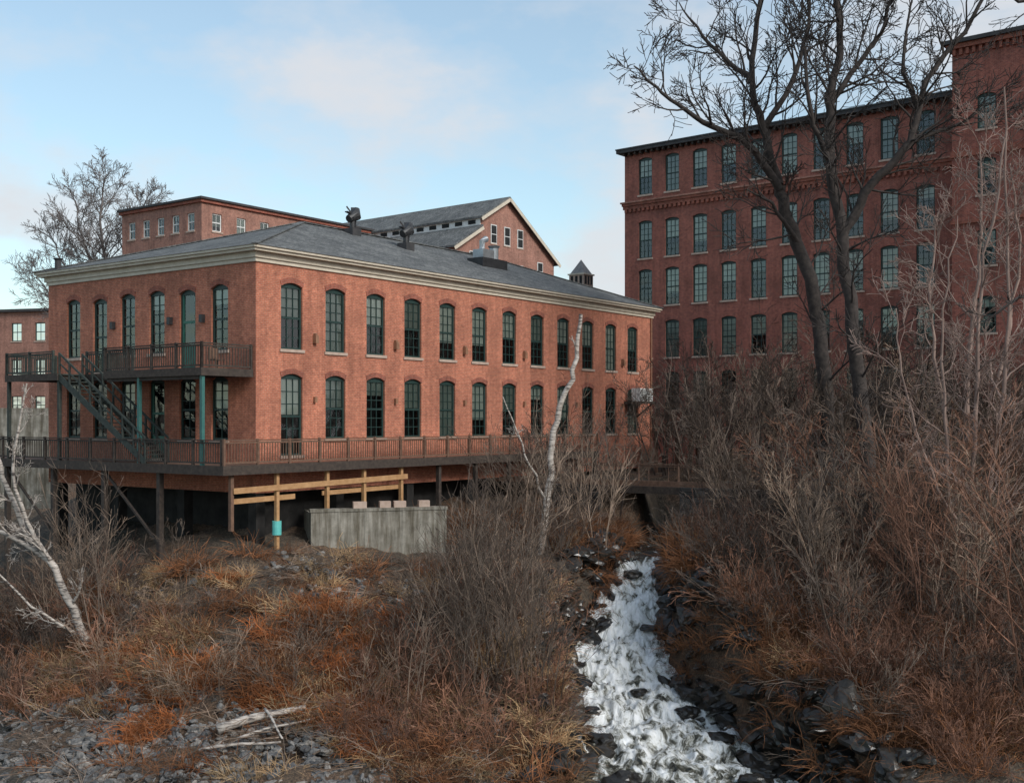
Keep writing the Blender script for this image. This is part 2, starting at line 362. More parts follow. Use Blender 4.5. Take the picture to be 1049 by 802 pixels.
def ring(z0, z1, o, k):
    B.box(-o, LX + o, -o, 0.1, z0, z1, k); B.box(-o, LX + o, LY - .1, LY + o, z0, z1, k)
    B.box(-o, 0.1, 0.1, LY - .1, z0, z1, k); B.box(LX - .1, LX + o, .1, LY - .1, z0, z1, k)
ring(6.88, 7.05, 0.08, 'cream'); ring(7.053, 7.3, 0.16, 'cream'); ring(7.303, 7.42, 0.42, 'cream'); ring(7.423, 7.52, 0.52, 'cream')
B.obj('cornice', bld)
B = MB(); o = .56; ze = 7.53; zr = 10.75
c = [(-o, -o, ze), (LX + o, -o, ze), (LX + o, LY + o, ze), (-o, LY + o, ze)]
r0 = (10.2, LY / 2, zr); r1 = (LX - 7.9, LY / 2, zr)
B.face([c[0], c[1], r1, r0], 'shingle'); B.face([c[1], c[2], r1], 'shingle'); B.face([c[2], c[3], r0, r1], 'shingle'); B.face([c[3], c[0], r0], 'shingle')
B.face([(p[0], p[1], p[2] - .004) for p in c[::-1]], 'cream')
for a, b in ((c[0], r0), (r0, r1), (r1, c[1]), (c[3], r0), (r1, c[2])): B.beam(Vector(a) + Vector((0, 0, .03)), Vector(b) + Vector((0, 0, .03)), 0.3, 0.05, 'shingle')
B.obj('roof', bld)
# decks
B = MB()
DX, DY = -2.8, -1.25
B.box(DX, 26, DY, -.03, ZF - .05, ZF, 'wood'); B.box(DX, -.03, -.03, 19, ZF - .05, ZF, 'wood')
B.box(DX - .02, 26, DY - .06, DY, ZF - .38, ZF + .01, 'dkwood'); B.box(DX - .07, DX - .02, DY - .06, 19, ZF - .38, ZF + .01, 'dkwood')
for i in range(60):
    x = DX + .3 + i * 0.48
    if x < 26: B.box(x, x + .05, DY, -.05, ZF - .33, ZF - .052, 'dkwood')
for i in range(44):
    y = .2 + i * .45
    if y < 19: B.box(DX, -.05, y, y + .05, ZF - .33, ZF - .052, 'dkwood')
railing(B, (DX + .06, DY + .06), (26, DY + .06), ZF, 'wood')
railing(B, (DX + .06, DY + .2), (DX + .06, 19), ZF, 'dkwood')
for x in (.2, 3.2, 5.6, 8.2): B.box(x, x + .16, DY + .15, DY + .31, -6.5 if x < 3 else -4.8, ZF - .38, 'lumber')
B.beam((-2.2, DY + .1, -2.95), (8.6, DY + .1, -2.75), .06, .24, 'lumber')
B.beam((-2.2, DY + .32, -3.4), (1.4, DY + .32, -3.35), .06, .22, 'lumber')
B.beam((3.1, DY + .36, -3.3), (8.3, DY + .36, -3.25), .06, .2, 'lumber')
B.box(-2.3, -2.14, DY + .15, DY + .31, -4.6, ZF - .38, 'wood')
for x in (11, 14, 17, 20, 23, 25.8): B.box(x, x + .2, DY + .1, DY + .3, -6.5, ZF - .38, 'dkwood')
for y in (3, 7, 11, 15, 18.8): B.box(DX + .05, DX + .28, y, y + .22, -9, ZF - .38, 'dkwood')
B.beam((DX + .16, 3, -5.5), (DX + .16, 7, -2.4), .1, .1, 'dkwood'); B.beam((DX + .16, 11, -5.5), (DX + .16, 15, -2.4), .1, .1, 'dkwood')
B.obj('lower_deck', bld)
B = MB()
B.tube([Vector((.28, DY + .23, -4.95)), Vector((.28, DY + .23, -4.35))], [.2, .2], 'teal', 14, True)
B.obj('teal_pier_tube', bld)
B = MB(); zb = 2.1
def plat(y0, y1, x0=DX, x1=-.03):
    B.box(x0, x1, y0, y1, zb, zb + .06, 'dkgreen'); B.box(x0 - .05, x0, y0, y1, zb - .25, zb + .08, 'dkwood')
    y = y0 + .1
    while y < y1: B.box(x0, x1, y, y + .05, zb - .22, zb - .003, 'dkwood'); y += .45
plat(0.15, 6.9); plat(10.5, 15.0); plat(6.9, 10.5, -1.35)
B.box(DX - .05, -.05, .1, .15, zb - .25, zb + .08, 'dkwood')
G = 'dkgreen'
railing(B, (DX + .05, .2), (DX + .05, 6.9), zb + .06, 'dkwood'); railing(B, (DX + .05, .2), (-.1, .2), zb + .06, 'dkwood')
railing(B, (-1.3, 6.9), (-1.3, 10.5), zb + .06, G); railing(B, (DX + .05, 11.0), (DX + .05, 15), zb + .06, G)
railing(B, (DX + .05, 15), (-.1, 15), zb + .06, G)
for y in (10.6, 14.9): B.box(DX + .05, DX + .2, y - .07, y + .08, ZF, zb - .01, G)
y0, y1, n = 10.5, 4.0, 22
for i in range(n):
    t = i / n; y = y0 + (y1 - y0) * t; z = zb + (ZF - zb) * (i + 1) / (n + 1)
    B.box(DX + .1, DX + 1.25, y - .32, y, z, z + .04, G)
for x in (DX + .06, DX + 1.27):
    B.beam((x, y0, zb - .12), (x, y1, ZF + .05), .06, .3, G)
    B.beam((x, y0, zb + 1.0), (x, y1, ZF + 1.1), .06, .09, G); B.beam((x, y0, zb + .55), (x, y1, ZF + .65), .05, .06, G)
    for i in range(9):
        t = i / 8; y = y0 + (y1 - y0) * t; z = zb + (ZF - zb) * t
        B.box(x - .04, x + .04, y - .04, y + .04, z, z + 1.05, G)
for y in (.25, 4.5): B.box(DX + .05, DX + .2, y - .07, y + .08, ZF, zb - .25, 'post')
B.box(DX + .06, DX + .19, .4, 6.8, zb - .4, zb - .25, 'dkwood')
B.box(-1.6, -1.1, .7, 1.2, zb + .45, zb + .5, 'wood'); B.box(-1.6, -1.1, 1.18, 1.23, zb + .5, zb + 1.0, 'wood')
for q in ((-1.58, .72), (-1.15, .72), (-1.58, 1.16), (-1.15, 1.16)): B.box(q[0], q[0] + .04, q[1], q[1] + .04, zb + .062, zb + .45, 'wood')
B.obj('balcony_and_stairs', bld)
B = MB()
for i in range(0, 12, 2):
    x = 2.1 + 2.745 * i + 1.37
    if x < 34: B.box(x - .1, x + .1, -.22, -.002, 3.5, 3.85, 'bronze'); B.box(x - .06, x + .06, -.16, -.002, 3.85, 3.95, 'bronze')
    B.box(x - .07, x + .07, -.15, -.002, .8, 1.05, 'bronze')
for y in (3.5, 5.8, 10.2): B.box(-.2, -.002, y - .1, y + .1, 4.4, 4.75, 'black')
B.tube([Vector((LX - .25, -.1, -3)), Vector((LX - .25, -.1, 6.85))], [.05, .05], 'bronze', 8)
B.obj('wall_lamps', bld)
B = MB()
B.box(31.2, 33.0, -1.3, -.01, 1.05, 1.2, 'dkwood')
for x in (31.3, 32.8): B.beam((x, -1.25, 1.1), (x, -.05, .2), .08, .08, 'dkwood')
for x in (31.3, 32.2):
    B.box(x, x + .75, -1.15, -.5, 1.203, 2.05, 'white')
    for k in range(7): B.box(x + .06, x + .69, -1.17, -1.151, 1.3 + k * .1, 1.34 + k * .1, 'black')
B.obj('air_conditioner_units', bld)
def roofz(x, y):
    zz = ze + (zr - ze) * (y + o) / (LY / 2 + o); return min(zz, ze + (zr - ze) * (x + o) / (10.2 + o))
B = MB()
for x, y in ((13.4, 7.2), (15.9, 5.4)):
    z = roofz(x, y)
    B.box(x - .35, x + .35, y - .35, y + .35, z - .2, z + .3, 'tar')
    B.tube([Vector((x, y, z)), Vector((x, y, z + .9))], [.16, .16], 'black', 10, True)
    B.tube([Vector((x - .3, y, z + .8)), Vector((x + .25, y, z + 1.1)), Vector((x + .35, y, z + 1.5))], [.22, .36, .16], 'black', 10, True)
    for a in range(6):
        q = a * 1.047; B.beam((x, y, z + 1.1), (x + .5 * math.cos(q), y + .25 * math.sin(q), z + 1.2 + .4 * math.sin(q)), .22, .05, 'black')
    B.beam((x + .2, y, z + .2), (x + .3, y, z + 1.1), .06, .06, 'black')
B.obj('roof_exhaust_cowls', bld)
B = MB(); x, y = 22.5, 4.6; z = roofz(x, y)
B.box(x - 1.2, x + 1.3, y - .6, y + .6, z - .3, z + .35, 'black')
B.box(x - .9, x + .2, y - .4, y + .4, z + .353, z + .9, 'metal')
B.tube([Vector((x + .7, y, z + .3)), Vector((x + .7, y, z + 1.1)), Vector((x + .7, y, z + 1.25))], [.28, .28, .4], 'metal', 12, True)
B.tube([Vector((x - .5, y, z + .9)), Vector((x - .5, y, z + 1.4)), Vector((x - .1, y, z + 1.6))], [.18, .18, .2], 'metal', 12, True)
B.obj('rooftop_exhaust_unit', bld)
B = MB(); B.tube([Vector((-.1, LY - 1, 7.4)), Vector((-.1, LY - 1, 8.1)), Vector((-.1, LY - 1, 8.2))], [.16, .16, .26], 'tar', 10, True); B.obj('vent_pipe', bld)

wa = Vector((-8.9, 51.0, 0)); wb = Vector((-3.0, 52.8, 0)); wl = (wb - wa).length
B = MB(); B.box(0, wl, 0, .45, -7.5, -4.1, 'concrete'); B.box(-.04, wl + .04, -.04, .49, -4.097, -3.97, 'concrete')
for x in (1.2, 2.4, 4.1): B.box(x, x + .2, -.02, -.002, -6.5, -4.1, 'concrete')
B.box(-.002, .4, .45, 2.6, -7.5, -4.15, 'concrete')
for x, q in ((1.9, .6), (3.1, .5), (3.75, .55), (4.9, .5)): B.box(x, x + q, .06, .4, -3.967, -3.68, 'stone_sill')
w = B.obj('concrete_retaining_wall'); w.location = wa; w.rotation_euler = (0, 0, math.atan2(wb.y - wa.y, wb.x - wa.x))

e = empty('wooden_loading_platform', (C0[0], C0[1], 0), A1); B = MB()
B.box(32, 41, -4.5, -1.6, -.9, -.7, 'wood'); railing(B, (32, -4.4), (41, -4.4), -.7, 'wood', bal=.25); railing(B, (32, -4.4), (32, -1.7), -.7, 'wood', bal=.25)
for x in (32.1, 35, 38, 40.8): B.box(x, x + .2, -4.45, -4.25, -4.2, -.9, 'wood'); B.box(x, x + .2, -1.9, -1.7, -4.2, -.9, 'wood')
B.obj('platform', e)

# ================================================================== tall mill on the right
AD = math.atan2(-0.6327, 0.7745)
mill = empty('brick_mill_tower_block', (8.81, 90, 0), AD)
W = MB(); F = MB(); ops = []
for i in range(10):
    c = 1.89 + 2.396 * i
    for zb_, h in ((17.35, 2.85), (12.45, 2.9), (8.75, 2.85), (4.75, 2.85), (.8, 2.85)): ops.append((c, 1.22, zb_, zb_ + h, 'w'))
facade(W, F, (0, 0, 0), X, nY, 25.6, -4.2, 20.7, ops, 'brick_red', 'brick_red', rise=.15, cols=3, rows=6, blindp=.92, pale=.75)
facade(W, F, (0, 14, 0), (0, -1, 0), nX, 14, -4.2, 20.7, [(c, 1.2, z_, z_ + 2.8, 'w') for c in (3, 7, 11) for z_ in (17.35, 12.45, 8.75, 4.75)], 'brick_red', 'brick_red', rise=.15, cols=2, rows=4)
W.face([(0, 14, -4.2), (25.6, 14, -4.2), (25.6, 14, 20.7), (0, 14, 20.7)], 'brick_red')
ops = []
for c in (2.1, 5.4, 8.7):
    for zb_, h in ((18.1, 2.2), (14.0, 2.3), (9.6, 2.3), (5.4, 2.3)): ops.append((c, 1.15, zb_, zb_ + h, 'w'))
facade(W, F, (25.6, -1.3, 0), X, nY, 10.5, -4.2, 23.3, ops, 'brick_red', 'brick_red', rise=.15, cols=3, rows=4, blindp=.95, pale=.85)
W.face([(25.6, -1.3, -4.2), (25.6, 8, -4.2), (25.6, 8, 23.3), (25.6, -1.3, 23.3)], 'brick_red')
W.face([(36.1, -1.3, -4.2), (36.1, 8, -4.2), (36.1, 8, 23.3), (36.1, -1.3, 23.3)], 'brick_red')
W.face([(25.6, 8, -4.2), (36.1, 8, -4.2), (36.1, 8, 23.3), (25.6, 8, 23.3)], 'brick_red')
W.obj('walls', mill); F.obj('windows', mill)
B = MB()
B.box(-.45, 25.55, -.55, 14.4, 20.703, 20.95, 'tar'); B.box(-.5, 25.5, -.6, 0, 20.953, 21.05, 'black')
for i in range(50): B.box(.1 + i * .51, .24 + i * .51, -.45, -.01, 20.5, 20.7, 'dkwood')
B.box(-.1, 25.59, -.12, -.003, 16.35, 16.6, 'brick_arch'); B.box(-.15, 25.59, -.22, -.003, 16.603, 16.8, 'brick_arch')
B.box(-.25, 25.59, -.3, -.003, 16.803, 16.92, 'brick_far')
for i in range(64): B.box(.1 + i * .4, .28 + i * .4, -.2, -.003, 16.1, 16.348, 'brick_arch')
B.box(25.3, 36.4, -1.6, 8.3, 23.303, 23.6, 'brick_arch'); B.box(25.1, 36.6, -1.8, 8.5, 23.603, 23.85, 'tar')
for i in range(26): B.box(25.7 + i * .4, 25.88 + i * .4, -1.5, -1.303, 22.9, 23.3, 'brick_arch')
B.box(25.5, 36.2, -1.42, -1.303, 16.5, 16.9, 'brick_arch'); B.box(25.5, 36.2, -1.42, -1.303, 12.3, 12.5, 'brick_arch')
for x in (4, 9, 14, 19, 23): B.tube([Vector((x, 5, 20.9)), Vector((x, 5, 21.7))], [.15, .15], 'metal', 8, True)
B.obj('cornices_and_roof', mill)

# ================================================================== background mills
bA = empty('long_brick_mill', (-25.6, 95, 0), A1)
W = MB(); F = MB()
facade(W, F, (0, 0, 0), X, nY, 42, -4, 18.2, [(1.6 + 2.6 * i, 1.0, z_, z_ + 1.5, 'w') for i in range(15) for z_ in (15.7, 12.3)], 'brick_far', None, rise=.02, cols=2, rows=2, frame='white')
facade(W, F, (0, 10.8, 0), (0, -1, 0), nX, 10.8, -4, 18.2, [(1.4 + 2.0 * i, .95, z_, z_ + 1.5, 'w') for i in range(5) for z_ in (15.7, 12.3)], 'brick_far', None, rise=.02, cols=2, rows=2, frame='white')
W.face([(42, 0, -4), (42, 10.8, -4), (42, 10.8, 18.2), (42, 0, 18.2)], 'brick_far'); W.face([(0, 10.8, -4), (42, 10.8, -4), (42, 10.8, 18.2), (0, 10.8, 18.2)], 'brick_far')
W.obj('walls', bA); F.obj('windows', bA)
B = MB(); B.box(-.35, 42.3, -.35, 11.1, 18.2, 18.38, 'tar'); B.box(-.2, 42.2, -.2, 11, 17.95, 18.197, 'brick_arch')
for i in range(10): B.box(2 + i * 3.9, 2.15 + i * 3.9, 3, 3.15, 18.38, 18.8, 'metal')
B.obj('roof_edge', bA)

aB = math.atan2(.77, .63)
bB = empty('gabled_brick_mill', (-4.96, 100, 0), aB)
B = MB(); Wd, Ln, zE, zA = 14.2, 30, 15.2, 20.2
B.face([(0, 0, -4), (Wd, 0, -4), (Wd, 0, zE), (Wd / 2, 0, zA), (3.401, 0, 18.1), (3.4, 0, 17.2), (0, 0, zE)], 'brick_far')
B.face([(0, 0, -4), (0, 0, zE), (0, Ln, zE), (0, Ln, -4)], 'brick_far'); B.face([(Wd, 0, -4), (Wd, 0, zE), (Wd, Ln, zE), (Wd, Ln, -4)], 'brick_far')
B.face([(0, Ln, -4), (Wd, Ln, -4), (Wd, Ln, zE), (Wd / 2, Ln, zA), (0, Ln, zE)], 'brick_far')
B.obj('walls', bB); B = MB()
def slab(p, q, k, th=.18, y0=-.4):
    B.hexa([(p[0], y0, p[1]), (q[0], y0, q[1]), (q[0], Ln, q[1]), (p[0], Ln, p[1]), (p[0], y0, p[1] + th), (q[0], y0, q[1] + th), (q[0], Ln, q[1] + th), (p[0], Ln, p[1] + th)], k)
slab((-.5, zE - .29), (3.35, 17.2), 'shingle'); slab((3.1, 17.93), (Wd / 2, zA), 'shingle'); slab((Wd / 2, zA), (Wd + .5, zE - .35), 'shingle')
for p, q in (((-.5, zE - .4), (3.35, 17.05)), ((3.1, 17.8), (Wd / 2, zA - .1)), ((Wd / 2, zA - .1), (Wd + .5, zE - .45))):
    B.beam((p[0], -.44, p[1]), (q[0], -.44, q[1]), .06, .28, 'cream')
B.obj('roof', bB); B = MB()
B.box(3.30, 3.42, -.02, Ln, 17.25, 18.05, 'white')
for i in range(18):
    y = .5 + i * 1.6; B.box(3.26, 3.298, y, y + .85, 17.5, 17.85, 'dark')
for s, z_ in ((5.2, 15.9), (7.1, 15.9), (9.0, 15.9), (2.3, 13.2), (5.2, 12.6), (7.1, 12.6), (9.0, 12.6), (12, 13.2)):
    B.box(s - .5, s + .5, -.06, -.003, z_ - .1, z_, 'stone_sill'); B.box(s - .42, s + .42, -.05, -.002, z_ + .003, z_ + 1.7, 'white')
    B.box(s - .34, s + .34, -.07, -.051, z_ + .08, z_ + 1.62, 'dark'); B.box(s - .34, s + .34, -.08, -.071, z_ + .8, z_ + .86, 'white')
B.obj('windows', bB)

cu = empty('roof_cupola', (6.0, 100, 0), A1); B = MB()
B.box(-.75, .75, -.75, .75, 8, 12.5, 'stone_sill'); B.box(-.85, .85, -.85, .85, 12.5, 12.62, 'cream')
for sx in (-.45, .0, .45): B.box(sx - .12, sx + .12, -.78, -.751, 11.7, 12.4, 'dark'); B.box(-.78, -.751, sx - .12, sx + .12, 11.7, 12.4, 'dark')
b0 = [(-.7, -.7, 12.62), (.7, -.7, 12.62), (.7, .7, 12.62), (-.7, .7, 12.62)]
b1 = [(-.32, -.32, 13.3), (.32, -.32, 13.3), (.32, .32, 13.3), (-.32, .32, 13.3)]
for i in range(4):
    B.face([b0[i], b0[(i + 1) % 4], b1[(i + 1) % 4], b1[i]], 'cupola'); B.face([b1[i], b1[(i + 1) % 4], (0, 0, 13.9)], 'cupola')
B.obj('lantern', cu)
B = MB(); B.box(-6, 9, -4, 5, -4, 10.2, 'brick_far'); B.box(-6.3, 9.3, -4.3, 5.3, 10.2, 10.4, 'tar'); B.obj('building_below', cu)

far = empty('distant_brick_mill', (-49.5, 125, 0), rad(165))
W = MB(); F = MB()
facade(W, F, (0, 0, 0), X, (0, 1, 0), 45, -6, 11.8, [(2 + 3 * i, 1.3, z_, z_ + 2, 'w') for i in range(14) for z_ in (8.6, 4.6, .6)], 'brick_far', None, rise=.02, cols=2, rows=2)
W.face([(0, 0, -6), (0, -16, -6), (0, -16, 11.8), (0, 0, 11.8)], 'brick_far')
W.obj('walls', far); F.obj('windows', far)
B = MB(); B.box(-.4, 45, -16, .4, 11.8, 12.1, 'tar'); B.obj('roof', far)

# ================================================================== terrain
cp = [(-17.5, 40, -11.1), (-14.5, 34, -10.9), (-21, 46, -11.5), (-27, 58, -11.6), (-36, 75, -11.6), (-50, 95, -11.4), (-30, 45, -12), (-26, 34, -12), (-45, 60, -12),
      (-13, 38, -10.2), (-15.5, 44, -9.2), (-19, 51, -8), (-24, 60, -7), (-30, 73, -6), (-9, 33, -10.5), (-4, 32, -10.5), (0, 33, -10.3),
      (-9, 38, -9.3), (-10, 43, -7.6), (-11, 46.3, -6), (-5, 40, -8.7), (-3.5, 44, -7.6), (-8, 50, -6.0), (-3.5, 52, -6.2), (-5, 48.5, -6.6), (-13, 48, -5.8), (-16, 51, -5.8), (-21, 56, -6),
      (-8, 58, -4.6), (0, 62, -4.9), (8, 75, -3.6), (-10, 80, -3.4), (-20, 70, -3.6), (1.8, 58, -5.4), (3, 66, -4), (-25, 75, -3.6),
      (1.1, 45, -6.9), (.6, 41, -8.2), (.4, 36, -9.6), (1.7, 49, -6.1), (2.6, 53, -5.5), (8.7, 49, -5.1), (8.3, 45, -6.1), (8.7, 41, -7.3), (10.3, 36, -8.6),
      (12, 40, -7.2), (12.5, 34, -9.0), (16, 45, -6.6), (18, 38, -7.8), (22, 44, -6.6), (11, 52, -6.3), (16, 49, -6.6), (24, 36, -7.4), (30, 42, -6.6), (16, 30, -9.8), (0, 26, -11.2), (-8, 26, -11.3), (8, 28, -11),
      (20, 80, -3.4), (30, 70, -3.4), (40, 50, -3.6), (4, 64, -4.2)]
CP = np.array(cp, float)
D = np.linalg.norm(CP[:, None, :2] - CP[None, :, :2], axis=2)
n = len(CP); Am = np.zeros((n + 1, n + 1)); Am[:n, :n] = -D; Am[:n, n] = 1; Am[n, :n] = 1
wts = np.linalg.solve(Am, np.append(CP[:, 2], 0))
stream = np.array([(6.2, 29, -11.5), (5.9, 33, -11.3), (5.2, 37, -10.9), (4.4, 41.5, -10.2), (4.1, 44.5, -9.4), (4.4, 46.5, -8.5), (5.1, 48.6, -7.3), (5.7, 50.3, -6.15), (6.1, 52, -5.9), (7.6, 58, -5.8), (10, 66, -5.6)])
def stream_at(y):
    return np.interp(y, stream[:, 1], stream[:, 0]), np.interp(y, stream[:, 1], stream[:, 2])
def halfw(y): return np.interp(y, [29, 33, 37, 41.5, 45, 48, 50, 52, 66], [4.2, 3.7, 3.1, 2.4, 1.9, 1.45, 1.15, 1.1, 1.2])
PL0 = np.array((4.0, 61.2)); PD = np.array((.85, -.527)); PN = np.array((.527, .85))
def sstep(a, b, x): t = np.clip((x - a) / (b - a), 0, 1); return t * t * (3 - 2 * t)
def H(xs, ys):
    xs = np.atleast_1d(np.asarray(xs, float)); ys = np.atleast_1d(np.asarray(ys, float))
    z = np.full(xs.shape, wts[n])
    for i in range(n): z -= wts[i] * np.hypot(xs - CP[i, 0], ys - CP[i, 1])
    z = np.clip(z, -12, -3.3)
    dp = (xs - PL0[0]) * PN[0] + (ys - PL0[1]) * PN[1]
    k = sstep(.15, .75, dp) * sstep(2, 5, xs)
    z = z * (1 - k) + (-3.45) * k
    far_ = sstep(85, 105, ys) * sstep(-60, -40, xs) + sstep(110, 140, ys); far_ = np.clip(far_, 0, 1)
    z = z * (1 - far_) - 3.6 * far_
    sx, sz = stream_at(ys); hw = halfw(ys); d = np.abs(xs - sx)
    c = 1 - sstep(hw, hw + .95, d); c = c * (ys < 68) * (ys > 20)
    z = np.where(z > sz - .3, z * (1 - c) + (sz - .35) * c, z)
    return z
def hz(x, y): return float(H([x], [y])[0])
gx = np.array([-3000, -1500, -700, -300, -160, -100, -75] + list(np.arange(-55, -27, 1.0)) + list(np.arange(-27, 27, .3)) + list(np.arange(27, 50, 1.)) + [60, 90, 160, 300, 700, 1500, 3000])
gy = np.array([-3000, -1000, -300, -80, -20, 5, 15] + list(np.arange(22, 70, .3)) + list(np.arange(70, 112, 1.)) + [120, 140, 180, 260, 400, 800, 1600, 4000])
GX, GY = np.meshgrid(gx, gy); GZ = H(GX.ravel(), GY.ravel())
fx, fy = GX.ravel(), GY.ravel()
near = (np.abs(fx) < 60) & (fy > 15) & (fy < 112)
nz = np.zeros(len(fx))
for i in np.nonzero(near)[0]:
    p = Vector((fx[i] * .5, fy[i] * .5, 0)); nz[i] = noise.fractal(p, 0.9, 2.1, 4) * .28 + abs(noise.noise(Vector((fx[i] * 1.7, fy[i] * 1.7, 3)))) * .22
GZ = GZ + nz
vs = np.column_stack([fx, fy, GZ]); nx_, ny_ = len(gx), len(gy)
fs = [(j * nx_ + i, j * nx_ + i + 1, (j + 1) * nx_ + i + 1, (j + 1) * nx_ + i) for j in range(ny_ - 1) for i in range(nx_ - 1)]
me = bpy.data.meshes.new('ground'); me.from_pydata(vs.tolist(), [], fs); me.materials.append(M['ground'])
me.polygons.foreach_set('use_smooth', [True] * len(fs)); go = bpy.data.objects.new('ground', me); scene.collection.objects.link(go)
B = MB(); B.face([(-90, 5, -11.02), (-3, 5, -11.02), (-3, 36, -11.02), (-90, 108, -11.02)], 'river'); B.face([(-3, 5, -11.3), (30, 5, -11.3), (30, 31, -11.3), (-3, 31, -11.3)], 'river'); B.obj('river')

def waterfall():
    NS, NA = 460, 100; vs = []; uvs = []
    ss = np.linspace(29.5, 57, NS)[::-1]
    dist = 0; py, pz = ss[0], None
    for j, y in enumerate(ss):
        sx, sz = stream_at(y); hw = float(halfw(y)) * 1.05
        sz = float(sz)
        if pz is not None: dist += math.hypot(py - y, pz - sz)
        py, pz = y, sz
        ks = float(sstep(35, 39, y)) * (1 - float(sstep(50, 51, y)))
        kb = (1 - float(sstep(50, 51, y))) * .85 + .15
        for i in range(NA + 1):
            t = i / NA * 2 - 1; x = float(sx) + t * hw * (1 + .15 * noise.noise(Vector((y * .8, t * 2, 0))))
            ph = y * 2.0 + 3.4 * noise.noise(Vector((x * .9, y * .3, 4)))
            st = (math.sin(ph) + .35 * math.sin(2 * ph + 1)) * .14 * ks
            n1 = noise.fractal(Vector((x * 2.6, y * 1.1, 1.3)), .75, 2.1, 5) * .15; n2 = (1 - abs(noise.noise(Vector((x * 5.5, y * 1.8, 9))))) ** 3 * .09
            z = sz + (n1 + n2) * kb + st - .12 * abs(t) ** 3
            vs.append((x, y, z)); uvs.append((x * .6, dist))
    fs = [(j * (NA + 1) + i, (j + 1) * (NA + 1) + i, (j + 1) * (NA + 1) + i + 1, j * (NA + 1) + i + 1) for j in range(NS - 1) for i in range(NA)]
    me = bpy.data.meshes.new('waterfall'); me.from_pydata(vs, [], fs); me.materials.append(M['foam'])
    uv = me.uv_layers.new(name='UVMap'); li = np.zeros(len(me.loops), int); me.loops.foreach_get('vertex_index', li)
    uv.data.foreach_set('uv', np.array(uvs)[li].ravel()); me.polygons.foreach_set('use_smooth', [True] * len(fs))
    o_ = bpy.data.objects.new('waterfall', me); scene.collection.objects.link(o_)
waterfall()

pe = empty('footpath')
B = MB()
def PP(s, d, z): q = PL0 + PD * s + PN * d; return Vector((q[0], q[1], z))
def pbx(s0, s1, d0, d1, z0, z1, k): B.hexa([PP(s0, d0, z0), PP(s1, d0, z0), PP(s1, d1, z0), PP(s0, d1, z0), PP(s0, d0, z1), PP(s1, d0, z1), PP(s1, d1, z1), PP(s0, d1, z1)], k)
pbx(-6, 34, .25, 2.9, -3.42, -3.3, 'path'); pbx(-1, 5.6, -.05, 3.2, -3.8, -3.424, 'dkwood')
B.obj('path_surface', pe)
B = MB()
a = PP(-6, .3, 0); b = PP(34, .3, 0); railing(B, (a.x, a.y), (b.x, b.y), -3.3, 'wood', 1.0, 2.2, 1.1)
pbx(-6, 34, .1, .24, -3.42, -3.15, 'wood')
B.obj('wooden_railing', pe)
B = MB(); pbx(5.4, 36, -.25, .75, -9, -3.43, 'fieldstone'); pbx(-2, .8, -.2, .8, -8, -3.43, 'fieldstone')
B.obj('stone_retaining_wall')
B = MB(); B.box(-46, -30.5, 78, 78.6, -6, .8, 'concrete'); B.obj('pale_river_wall')

# ================================================================== vegetation
def rvec(r, s=1): return Vector((r.gauss(0, s), r.gauss(0, s), r.gauss(0, s)))
def perp_dir(d, ang, r):
    q = rvec(r); q = (q - d * q.dot(d)).normalized(); return (d * math.cos(ang) + q * math.sin(ang)).normalized()
def grow(B, p, d, L, r, lvl, r_, mat, wob=.12, up=.03, kids=(0, 4, 5, 6), ratio=.55, ang=(.5, .95), sides=(3, 3, 4, 6), rmin=.006, seg=5, sx=.3):
    pts = [p.copy()]; rs = [r]; d = d.normalized(); dirs = [d.copy()]
    for i in range(seg):
        d = (d + rvec(r_, wob) + Vector((0, 0, up))).normalized(); p = p + d * (L / seg); pts.append(p.copy()); dirs.append(d.copy())
        rs.append(max(rmin, r * (1 - .72 * (i + 1) / seg)))
    B.tube(pts, rs, mat, sides[min(lvl, 3)])
    if lvl > 0:
        for k in range(kids[min(lvl, 3)]):
            t = sx + (1 - sx) * (k + r_.random()) / kids[min(lvl, 3)]; f = min(t * seg, seg - .01); i = int(f)
            q = pts[i].lerp(pts[i + 1], f - i); rr = rs[i] * .6
            grow(B, q, perp_dir(dirs[i], r_.uniform(*ang), r_), L * ratio * r_.uniform(.7, 1.15) * (1.15 - .5 * t), max(rr, rmin), lvl - 1, r_, mat, wob, up, kids, ratio, ang, sides, rmin, max(3, seg - 1), sx * .7)
def limbtree(name, limbs, mat, seed, kidlen=(2.5, 4.5), dens=1.1, lvl=2, rmin=.014, kids=(0, 5, 6, 6)):
    r_ = random.Random(seed); B = MB()
    for pts, r0, r1, tw in limbs:
        P_ = [Vector(p) for p in pts]; out = []
        Pp = [P_[0]] + P_ + [P_[-1] + (P_[-1] - P_[-2]) * .5]
        for i in range(1, len(Pp) - 2):
            for s in range(5):
                t = s / 5; a, b, c, d = Pp[i - 1], Pp[i], Pp[i + 1], Pp[i + 2]
                out.append(.5 * ((2 * b) + (c - a) * t + (2 * a - 5 * b + 4 * c - d) * t * t + (3 * b - a - 3 * c + d) * t ** 3) + rvec(r_, .05))
        out.append(P_[-1]); N_ = len(out)
        rs = [r0 + (r1 - r0) * i / (N_ - 1) for i in range(N_)]
        B.tube(out, rs, mat, 9)
        tot = sum((out[i + 1] - out[i]).length for i in range(N_ - 1)); cnt = int(tot * dens * tw)
        for k in range(cnt):
            f = (k + r_.random()) / max(cnt, 1) * (N_ - 1) * .999
            i = int(f); q = out[i].lerp(out[i + 1], f - i); d = (out[i + 1] - out[i]).normalized()
            grow(B, q, perp_dir(d, r_.uniform(.6, 1.1), r_), r_.uniform(*kidlen) * (1.1 - .5 * f / N_), min(rs[i] * .5, .07), lvl, r_, mat, .16, .07, kids, .55, (.45, .95), (3, 4, 5, 6), rmin)
    return B.obj(name, smooth=True)
